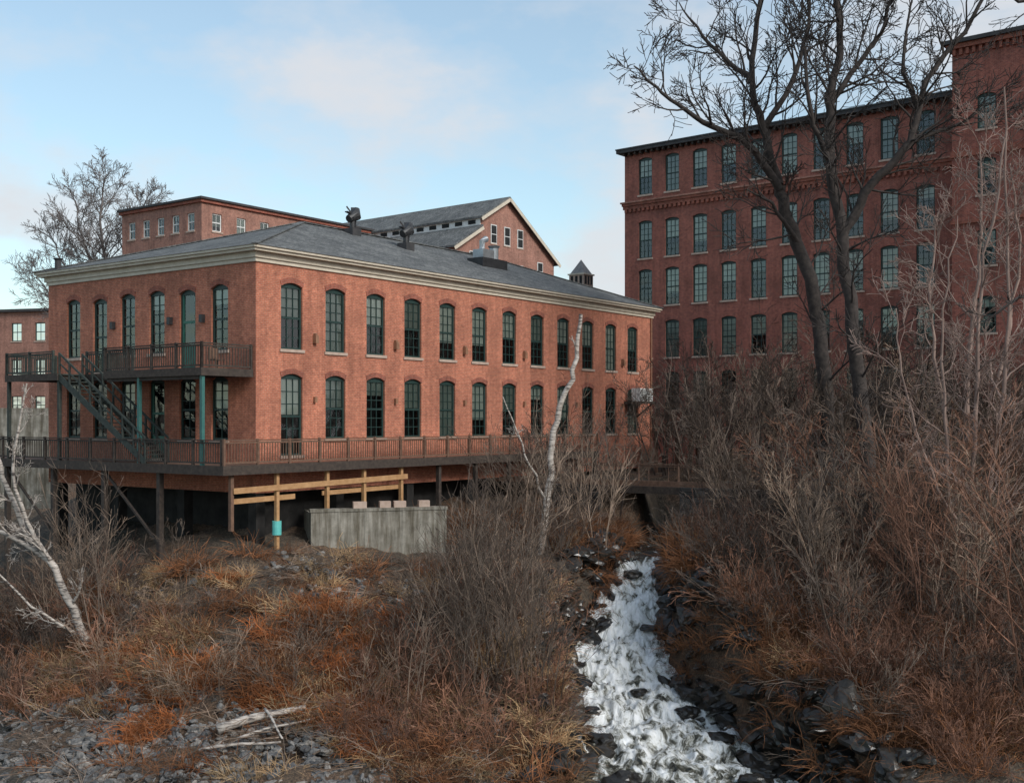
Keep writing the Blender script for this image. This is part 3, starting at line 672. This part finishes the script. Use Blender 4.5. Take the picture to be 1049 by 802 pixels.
limbtree('bare_tree', [
    ([(17.0, 62, -3.6), (16.8, 62, 2.6), (16.2, 62, 6.8), (15.1, 62, 10.2), (14.4, 62, 12.6)], .42, .3, .4),
    ([(14.4, 62, 12.6), (13.6, 61.8, 15.2), (12.9, 62, 18.4), (13.5, 62.3, 23.5), (13.9, 62.3, 26)], .27, .06, 1),
    ([(14.4, 62, 12.4), (12.4, 61, 14.6), (10, 60.4, 15.6), (7.8, 60, 17), (6.3, 59.6, 18.3)], .24, .035, 1.1),
    ([(13.5, 61.9, 15.6), (15.3, 63, 18.4), (16.4, 63.5, 22), (16.2, 64, 25)], .19, .04, 1),
    ([(12.9, 62, 18.2), (10.8, 63, 20.5), (9.2, 63.5, 23)], .16, .03, 1),
    ([(15.6, 62, 9.2), (13.6, 60.5, 11.3), (12.2, 60, 12)], .14, .03, .9)], 'bark', 3, (2.4, 4.6), 1.45, rmin=.018, kids=(0, 6, 6, 6))
limbtree('bare_tree', [
    ([(18.4, 59, -3.6), (17.8, 59, 2.0), (17.3, 59, 5.5), (16.9, 59, 9.5), (16.3, 59, 13), (16.2, 59, 16.5)], .4, .24, .4),
    ([(16.2, 59, 16.5), (16.8, 59, 19.5), (16.2, 58.7, 24), (16.4, 58.7, 27)], .23, .05, 1),
    ([(16.9, 59, 9.5), (18.3, 58.5, 12), (20, 58, 14), (20.8, 57.8, 17), (23, 57.5, 20), (24, 57, 23)], .27, .06, 1.1),
    ([(16.2, 59, 16.2), (18, 60, 18.5), (19.8, 60.5, 21.5), (20.3, 61, 25)], .18, .04, 1.1),
    ([(20, 58, 14), (22.2, 58.5, 14.8), (24.5, 59, 16)], .14, .03, 1.2),
    ([(20.4, 58, 15.5), (19.6, 57.5, 18), (20.2, 57.5, 22)], .14, .03, 1.1),
    ([(16.4, 59, 13), (15.0, 58, 15.5), (14.8, 58, 19), (15.2, 58, 23)], .16, .03, 1)], 'bark', 5, (2.4, 4.6), 1.4, rmin=.018, kids=(0, 6, 6, 6))
limbtree('bare_tree', [
    ([(23.5, 40, -6), (23, 40, 3), (22.5, 40, 10), (21.5, 40, 15)], .3, .16, .1),
    ([(21.5, 40, 14.6), (19.5, 39.5, 14.6), (17.3, 39, 14.2), (15.8, 39, 14.9)], .1, .03, 1),
    ([(22.7, 40, 9), (20.5, 39, 9.5), (18.6, 38.5, 11.5), (17.2, 38, 12.2)], .08, .025, .8),
    ([(23, 40, 2), (20, 39, 3.2), (17.3, 38.5, 4.1), (15.6, 38, 3.2)], .1, .03, .9)], 'bark', 9, (1.5, 2.6), 1.0, 2, .009)
limbtree('young_alder_tree', [
    ([(17.2, 43, -6.6), (17.2, 43, -1), (17.6, 43, 5), (18.4, 43, 10.5)], .11, .03, 1),
    ([(17.4, 43, -6.6), (18.2, 43.2, -1), (18.6, 43.2, 4), (18.5, 43.3, 12.5)], .12, .03, 1),
    ([(17.0, 43, -6.6), (16.2, 42.6, -2), (15.9, 42.5, 3), (16.4, 42.4, 7.5)], .09, .02, 1),
    ([(17.3, 43, -5), (15.5, 42, -2.5), (14.2, 41.6, 1), (13.8, 41.4, 4)], .08, .02, 1)], 'paletwig', 31, (1.6, 3.2), 1.2, 2, .011, (0, 5, 6, 6))
limbtree('young_alder_tree', [
    ([(19.6, 50, -4), (19.9, 50, 3), (20.4, 50, 8), (20.3, 50, 12)], .13, .03, 1),
    ([(19.6, 50, -4), (18.6, 50, 1), (18.2, 50, 5), (18.5, 50, 9)], .11, .03, 1),
    ([(19.6, 50, -3), (21, 49.6, 2), (21.8, 49.5, 7), (21.4, 49.5, 11)], .11, .03, 1)], 'paletwig', 33, (1.8, 3.4), 1.1, 2, .012, (0, 5, 6, 6))
limbtree('distant_bare_tree', [
    ([(-37, 105, -4), (-37, 105, 8), (-36.8, 105, 13)], .3, .2, .1),
    ([(-36.8, 105, 13), (-37.5, 105, 18), (-37, 105, 22.3)], .16, .05, 1.2), ([(-36.9, 105, 11), (-34.4, 105, 16), (-33.4, 105, 20)], .14, .04, 1.2),
    ([(-37, 105, 12), (-39, 105, 16), (-39.8, 105, 20)], .14, .04, 1.2), ([(-37, 105, 10), (-40.4, 105, 13.5), (-42.2, 105, 17)], .13, .04, 1.2), ([(-37, 105, 9), (-33, 105, 12), (-31.2, 105, 15.5)], .12, .04, 1.2), ([(-37, 105, 8.5), (-41, 105, 10.5), (-43.4, 105, 13)], .12, .04, 1.2)],
    'barkfar', 4, (2.5, 4.2), 2.6, 2, .018, (0, 6, 8, 6))
limbtree('white_birch_tree', [
    ([(1.1, 50, -6.6), (1.6, 50, -3.0), (1.9, 50, 0), (2.7, 50.2, 2.2), (3.0, 50.2, 4.6)], .18, .08, .2),
    ([(1.5, 50, -3.6), (.6, 49.5, -1.5), (-.4, 49, 1.0)], .06, .02, .6)], 'birch', 21, (.8, 1.6), .9, 2, .008)
limbtree('white_birch_tree', [
    ([(-16.6, 45, -8.9), (-17.6, 45, -6.2), (-19.2, 45, -4.0), (-20.3, 45, -1.0), (-21, 45, 2.6)], .17, .05, .7),
    ([(-18.6, 45, -4.9), (-19.3, 44.6, -2), (-18.7, 44.4, 1.4)], .09, .03, .9),
    ([(-18.0, 45, -5.6), (-20.2, 45.2, -4.3), (-22, 45.4, -4.0)], .11, .04, .9),
    ([(-16.8, 45, -8.4), (-18.6, 44.6, -7.2), (-20.8, 44.3, -5.0)], .07, .02, .9)], 'birch', 22, (.8, 1.9), 1.1, 2, .008)

srccols = {}
def source(coll, fn, count, seed):
    c = bpy.data.collections.new(coll)
    for i in range(count):
        r_ = random.Random(seed + i * 17); B = MB(); fn(B, r_); o_ = B.obj(f'{coll}_{i}', link=False); c.objects.link(o_)
    srccols[coll] = c; return c
def shrub(mat, ns, L, rb, lean, wob=.1, up=.0, lvl=2, kids=(0, 3, 5, 5), base=.3, rmin=.006):
    def fn(B, r_):
        for i in range(ns):
            a = r_.uniform(0, 6.283); q = r_.uniform(0, 1) ** .6; l = r_.uniform(.15, 1) * lean
            p = Vector((math.cos(a), math.sin(a), 0)) * q * base; p.z = -.2
            d = Vector((math.cos(a) * l, math.sin(a) * l, 1)).normalized()
            grow(B, p, d, r_.uniform(*L), rb * r_.uniform(.7, 1.3), lvl, r_, mat, wob, up, kids, .45, (.35, .85), (3, 3, 3, 4), rmin, 5)
    return fn
def blades(mat, ns, L, lean, base, r0=.008, droop=-.16):
    def fn(B, r_):
        for i in range(ns):
            a = r_.uniform(0, 6.283); q = r_.random() ** .5 * base; l = r_.uniform(.1, 1) * lean
            p = Vector((math.cos(a) * q, math.sin(a) * q, -.1)); a += r_.gauss(0, 1.3); d = Vector((math.cos(a) * l, math.sin(a) * l, 1)).normalized(); ln = r_.uniform(*L)
            pts = [p.copy()]; rs = [r0]
            for k in range(4):
                d = (d + Vector((0, 0, droop * r_.uniform(.3, 2.2))) + rvec(r_, .2)).normalized(); p = p + d * ln / 4; pts.append(p.copy()); rs.append(r0 * (1 - .16 * k))
            B.tube(pts, rs, mat, 3)
    return fn
source('bare_shrub_stems', shrub('twig', 10, (1.4, 3.0), .017, .8, .13, .0, 2, (0, 3, 4, 4), rmin=.008), 5, 100)
source('dark_shrub_stems', shrub('greytwig', 10, (1.6, 3.4), .02, .9, .15, .0, 2, (0, 3, 4, 4), rmin=.009), 4, 150)
source('red_shrub_stems', shrub('redtwig', 12, (1.2, 2.6), .014, 1.0, .17, -.02, 2, (0, 3, 4, 4), rmin=.008), 5, 200)
source('russet_tangle', blades('russet', 110, (.6, 1.5), 1.5, .8, .010, -.22), 5, 300)
source('straw_tuft', blades('straw', 90, (.4, 1.1), 1.1, .55, .010, -.2), 4, 400)
source('orange_tuft', blades('orange', 100, (.4, 1.0), 1.6, .75, .012, -.22), 4, 500)
source('sapling_stems', shrub('twig', 4, (4.5, 7.0), .038, .25, .06, .03, 2, (0, 4, 8, 9), .5, .009), 4, 600)
source('grey_sapling', shrub('greytwig', 3, (5.5, 8.5), .055, .45, .09, .03, 3, (0, 3, 5, 8), .5, .013), 4, 650)
source('pale_sapling', shrub('twig', 3, (4.5, 7.5), .05, .5, .09, .03, 3, (0, 3, 5, 7), .5, .012), 4, 660)
source('red_sapling', shrub('redtwig', 3, (6, 9), .045, .3, .07, .03, 3, (0, 3, 4, 8), .5, .009), 3, 700)
def rockfn(mat):
    def fn(B, r_):
        import bmesh
        bm = bmesh.new(); bmesh.ops.create_icosphere(bm, subdivisions=3, radius=.5)
        off = Vector((r_.uniform(0, 99), r_.uniform(0, 99), 0)); sc = Vector((r_.uniform(.8, 1.3), r_.uniform(.6, 1), r_.uniform(.3, .6)))
        for v in bm.verts:
            k = 1 + .45 * noise.noise(v.co * 2.2 + off) + .2 * noise.cell(v.co * 3 + off)
            v.co = Vector((v.co.x * sc.x, v.co.y * sc.y, v.co.z * sc.z)) * k
        i0 = len(B.v); B.v += [tuple(v.co) for v in bm.verts]; mi = B.mi(mat)
        for f in bm.faces: B.f.append(tuple(i0 + v.index for v in f.verts)); B.m.append(mi)
        bm.free()
    return fn
source('grey_stone', rockfn('rock'), 5, 800); source('wet_stone', rockfn('wetrock'), 4, 900)
def branchfn(B, r_):
    for i in range(6):
        a = r_.uniform(0, 6.283); grow(B, Vector((r_.uniform(-.5, .5), r_.uniform(-.5, .5), .05)), Vector((math.cos(a), math.sin(a), .12)), r_.uniform(1, 2.4), .024, 1, r_, 'twig', .12, -.02, (0, 4, 4, 4), .4, (.4, .9), (3, 4, 4, 4), .009)
source('fallen_twigs', branchfn, 4, 1200)

def scatter(name, coll, pts, smin, smax, tilt=.12, sink=0.0):
    c = srccols[coll]; r_ = np.random.RandomState(len(name) * 37 + len(pts))
    xs = np.array([p[0] for p in pts]); ys = np.array([p[1] for p in pts]); zs = H(xs, ys) - sink + .08
    me = bpy.data.meshes.new(name); me.from_pydata(np.column_stack([xs, ys, zs]).tolist(), [], []); N_ = len(xs)
    a = me.attributes.new('rot', 'FLOAT_VECTOR', 'POINT')
    a.data.foreach_set('vector', np.column_stack([r_.normal(0, tilt, N_), r_.normal(0, tilt, N_), r_.uniform(0, 6.283, N_)]).astype(np.float32).ravel())
    a = me.attributes.new('scl', 'FLOAT', 'POINT'); a.data.foreach_set('value', (smin + (smax - smin) * r_.random(N_) ** 1.5).astype(np.float32))
    a = me.attributes.new('idx', 'INT', 'POINT'); a.data.foreach_set('value', r_.randint(0, len(c.objects), N_).astype(np.int32))
    ob = bpy.data.objects.new(name, me); scene.collection.objects.link(ob)
    ng = bpy.data.node_groups.new(name, 'GeometryNodeTree')
    ng.interface.new_socket('Geometry', in_out='INPUT', socket_type='NodeSocketGeometry'); ng.interface.new_socket('Geometry', in_out='OUTPUT', socket_type='NodeSocketGeometry')
    gi = ng.nodes.new('NodeGroupInput'); gout = ng.nodes.new('NodeGroupOutput'); ci = ng.nodes.new('GeometryNodeCollectionInfo')
    ci.inputs['Collection'].default_value = c; ci.inputs['Separate Children'].default_value = True; ci.inputs['Reset Children'].default_value = True
    iop = ng.nodes.new('GeometryNodeInstanceOnPoints'); iop.inputs['Pick Instance'].default_value = True
    def na(nm, ty):
        q = ng.nodes.new('GeometryNodeInputNamedAttribute'); q.data_type = ty; q.inputs['Name'].default_value = nm
        return [s for s in q.outputs if s.enabled and s.name == 'Attribute'][0]
    L_ = ng.links.new
    L_(gi.outputs[0], iop.inputs['Points']); L_(ci.outputs[0], iop.inputs['Instance'])
    L_(na('rot', 'FLOAT_VECTOR'), iop.inputs['Rotation']); L_(na('scl', 'FLOAT'), iop.inputs['Scale']); L_(na('idx', 'INT'), iop.inputs['Instance Index'])
    L_(iop.outputs[0], gout.inputs[0])
    md = ob.modifiers.new('scatter', 'NODES'); md.node_group = ng
    return ob
ca, sa = math.cos(A1), math.sin(A1)
def loc(x, y): dx, dy = x - C0[0], y - C0[1]; return dx * ca + dy * sa, -dx * sa + dy * ca
def ok(x, y, clear=.2, river=True, tall=False):
    lx, ly = loc(x, y)
    if -3.2 < lx < 42 and -1.5 < ly < 20: return False
    if -9.3 < x < -2.6 and 50 < y < 54.5: return False
    if tall and -9.5 < x < -2.4 and 43 < y < 58: return False
    if tall and -14 < x < -8 and 44 < y: return False
    sx, sz = stream_at(y)
    if y < 68 and abs(x - float(sx)) < float(halfw(y)) + clear: return False
    if tall and 30 < y < 52 and abs(x - float(sx) + .1 * (y - 42)) < float(halfw(y)) + 1.0: return False
    dp = (x - PL0[0]) * PN[0] + (y - PL0[1]) * PN[1]
    if x > 3 and -.6 < dp < 3.2: return False
    if river and hz(x, y) < -10.95: return False
    return True
def clump(x, y, s=.25, o_=0): return noise.noise(Vector((x * s + o_, y * s, o_ * 3.1))) * .5 + .5
def region(N_, x0, x1, y0, y1, seed, fn=lambda x, y: 1, clear=.3, river=True, tall=False):
    r_ = random.Random(seed); out = []; tries = 0
    while len(out) < N_ and tries < N_ * 40:
        tries += 1; x = r_.uniform(x0, x1); y = r_.uniform(y0, y1)
        if abs(x) > .47 * y + 1.5: continue
        if r_.random() < fn(x, y) and ok(x, y, clear, river, tall): out.append((x, y))
    return out
gravel = lambda x, y: (-12.5 < x < -3.5 and y < 36.8 + .7 * math.sin(x * 1.3) and clump(x, y, .5, 3) > .35) or (x < -12.3 and y < 41)
slab_ = lambda x, y: -10 < x < -3 and 44 < y < 50
nog = lambda x, y: .08 if gravel(x, y) else (.25 if slab_(x, y) else 1)
scatter('russet_brush_thicket', 'russet_tangle', region(340, -26, 3, 32, 60, 1, lambda x, y: nog(x, y) * (clump(x, y, .45, 1) > .5)) + region(620, 3, 26, 31, 58, 21, lambda x, y: (clump(x, y, .4, 1) > .38), .1), .5, 1.15, .2)
scatter('orange_dead_fern_patch', 'orange_tuft', region(220, -15, -3, 34, 46, 2, lambda x, y: nog(x, y) * (clump(x, y, .45, 5) > .5)) + region(50, 10, 24, 31, 42, 3, lambda x, y: clump(x, y, .35, 5) > .58), .5, 1.1, .2)
scatter('dry_grass', 'straw_tuft', region(250, -20, 2, 33, 50, 4, lambda x, y: nog(x, y) * (clump(x, y, .45, 8) > .5)) + region(50, 2, 26, 31, 56, 5, lambda x, y: clump(x, y, .3, 8) > .58, .05), .6, 1.2, .2)
scatter('bare_shrub_thicket', 'bare_shrub_stems', region(46, -20, 1.4, 37, 48, 6, nog, tall=True) + region(26, -28, -14, 50, 62, 26) + region(90, 7, 27, 33, 56, 27, tall=True) + region(26, -2, 5, 48, 60, 28) + region(60, 6, 30, 61, 72, 29), .45, 1.0)
scatter('dark_shrub_thicket', 'dark_shrub_stems', region(150, 7, 27, 34, 54, 60, tall=True) + region(26, -24, -12, 42, 56, 61, tall=True) + region(24, -4, 2.4, 40, 50, 62, tall=True), .45, .95)
scatter('reddish_shrub_thicket', 'red_shrub_stems', region(270, 7.5, 26, 31, 52, 7, clear=.6, tall=True) + region(60, -5, 1.5, 34, 46, 8, tall=True) + region(40, -24, -12, 40, 54, 9), .5, 1.05)
scatter('sapling_thicket', 'sapling_stems', region(28, -3.4, 1.2, 36, 47, 10, tall=True) + region(7, -1, 4, 50, 58, 15) + region(5, -20, -15, 44, 52, 11) + region(14, 9, 25, 38, 52, 12, tall=True), .55, .98)
scatter('grey_sapling_thicket', 'grey_sapling', region(48, 6, 30, 61, 78, 40) + region(13, 10, 24, 42, 56, 41, tall=True) + region(6, 1.5, 6, 58, 66, 42, clear=.8), .6, 1.15, .08)
scatter('pale_sapling_thicket', 'pale_sapling', region(36, 7, 28, 60, 72, 43) + region(17, 9, 24, 38, 55, 44, tall=True), .55, 1.1, .1)
scatter('tall_reddish_saplings', 'red_sapling', region(9, 13, 20, 33, 44, 14, tall=True) + region(6, 12, 22, 44, 54, 15, tall=True), .55, .98, .08)
scatter('fallen_branches', 'fallen_twigs', region(180, -16, 2, 32, 50, 70) + region(50, 8, 22, 32, 48, 71), .6, 1.2, .1)
scatter('grey_stones', 'grey_stone', region(1400, -14.5, 0, 31.5, 39, 16, lambda x, y: 1 if gravel(x, y) else .12, river=False) + region(900, -20, -12, 31.5, 43, 19, river=False) + region(300, -10, -2, 43, 51, 17) + region(200, -18, -11, 36, 50, 18, river=False), .07, .45, .5)
r_ = random.Random(5); wr = []
for i in range(480):
    y = r_.uniform(30, 53); sx, _ = stream_at(y); s = r_.choice([-1, 1]); wr.append((float(sx) + s * (float(halfw(y)) + r_.gauss(.45, .5)), y))
scatter('wet_stream_rocks', 'wet_stone', wr, .3, 1.5, .4, -.1)
r_ = random.Random(8); B = MB()
for (x, y, s) in ((4.6, 42.2, .7), (6.2, 40.6, .9), (7.0, 38.5, 1.2), (2.9, 38.2, 1.0), (7.9, 36, 1.2), (3.4, 35.2, 1.1), (6.6, 34.2, .9), (2.7, 40.5, .8), (8.3, 33.6, 1.2), (4.6, 33.4, .7), (5.6, 46.6, .7), (7.4, 35.0, 1.0), (2.6, 44.3, .8)):
    b0_ = len(B.v); rockfn('wetrock')(B, r_); zz = float(stream_at(y)[1]) + .05
    for i in range(b0_, len(B.v)): v = B.v[i]; B.v[i] = (v[0] * s + x, v[1] * s + y, v[2] * s + zz)
B.obj('rapids_boulders', smooth=False)
B = MB(); r_ = random.Random(3)
def lg(x0, y0, x1, y1, r0, lift=.16):
    pts = []
    for i in range(9):
        t = i / 8; x = x0 + (x1 - x0) * t; y = y0 + (y1 - y0) * t; pts.append(Vector((x, y, hz(x, y) + .25 + lift + .05 * math.sin(t * 5))))
    B.tube(pts, [r0 * (1 - .45 * i / 8) for i in range(9)], 'birch', 9, True)
lg(-9.1, 35.6, -6.6, 36.8, .16); lg(-8.4, 35.0, -6.2, 36.2, .05, .1); lg(-7.8, 36.4, -6.9, 34.6, .05, .3); lg(-9.4, 34.6, -7, 34.9, .06, .05)
B.obj('driftwood_logs', smooth=True)
source('far_tree', lambda B, r_: grow(B, Vector((0, 0, -1)), Vector((0, 0, 1)), 9, .25, 3, r_, 'barkfar', .1, .05, (0, 5, 6, 10), .5, (.4, .9), (3, 3, 4, 6), .03, 6), 4, 1000)
r_ = random.Random(2)
scatter('distant_bare_woods', 'far_tree', [(r_.uniform(-80, -28), r_.uniform(88, 120)) for _ in range(30)] + [(r_.uniform(-120, 160), r_.uniform(170, 240)) for _ in range(120)], .5, 1.0, .05)

# ================================================================== world, sun, camera
SD = Vector((.62, -.60, .62)).normalized()
el = math.asin(SD.z); az = math.atan2(SD.x, SD.y)
wd = bpy.data.worlds.new('World'); scene.world = wd; wd.use_nodes = True; nt = wd.node_tree; nt.nodes.clear()
out = nt.nodes.new('ShaderNodeOutputWorld'); bg = nt.nodes.new('ShaderNodeBackground'); bg.inputs['Strength'].default_value = .15
sky = nt.nodes.new('ShaderNodeTexSky'); sky.sky_type = 'NISHITA'; sky.sun_disc = False; sky.sun_elevation = el; sky.sun_rotation = az
sky.air_density = 1.0; sky.dust_density = 1.2; sky.ozone_density = 1.0
g = coords(nt, 'Generated')
mp = nt.nodes.new('ShaderNodeMapping'); mp.inputs['Scale'].default_value = (1, 1, 2.0); mp.inputs['Location'].default_value = (.55, .1, .35); nt.links.new(g, mp.inputs['Vector'])
n1 = noise_tex(nt, mp.outputs[0], 5.0, 6, .55)
sp = nt.nodes.new('ShaderNodeSeparateXYZ'); nt.links.new(g, sp.inputs[0])
def math_(op, a, b=None, c=None):
    m = nt.nodes.new('ShaderNodeMath'); m.operation = op
    for i, v in enumerate((a, b, c)):
        if v is None: continue
        if isinstance(v, (int, float)): m.inputs[i].default_value = v
        else: nt.links.new(v, m.inputs[i])
    return m.outputs[0]
hz_ = math_('MULTIPLY_ADD', sp.outputs[2], -.8, -.33)
hx_ = math_('MULTIPLY_ADD', sp.outputs[0], .5, hz_)
f = math_('MULTIPLY_ADD', n1, 2.3, hx_)
cl = ramp(nt, f, [(.38, (.22,) * 3), (.6, (.45,) * 3), (.8, (.8,) * 3), (1.0, (.97,) * 3)])
tint = mixc(nt, 1.0, sky.outputs[0], (1.24, 1.40, 1.28), 'MULTIPLY')
c = mixc(nt, cl, tint, (5.0, 5.05, 5.25))
nt.links.new(c, bg.inputs['Color']); nt.links.new(bg.outputs[0], out.inputs[0])
ld = bpy.data.lights.new('sun', 'SUN'); ld.energy = 2.5; ld.angle = rad(20); ld.color = (1, .98, .95)
lo = bpy.data.objects.new('sun', ld); lo.rotation_euler = SD.to_track_quat('Z', 'Y').to_euler(); lo.location = (20, -20, 40); scene.collection.objects.link(lo)
cd = bpy.data.cameras.new('camera'); cd.sensor_width = 36; cd.lens = 1180 / 1049 * 36; cd.shift_y = 29 / 1049; cd.clip_end = 8000; cd.clip_start = .5
co = bpy.data.objects.new('camera', cd); co.location = (0, 0, 0); co.rotation_euler = (rad(90), 0, 0); scene.collection.objects.link(co); scene.camera = co
scene.view_settings.view_transform = 'Standard'; scene.view_settings.look = 'None'; scene.view_settings.exposure = 0
print('objects', len(scene.objects))
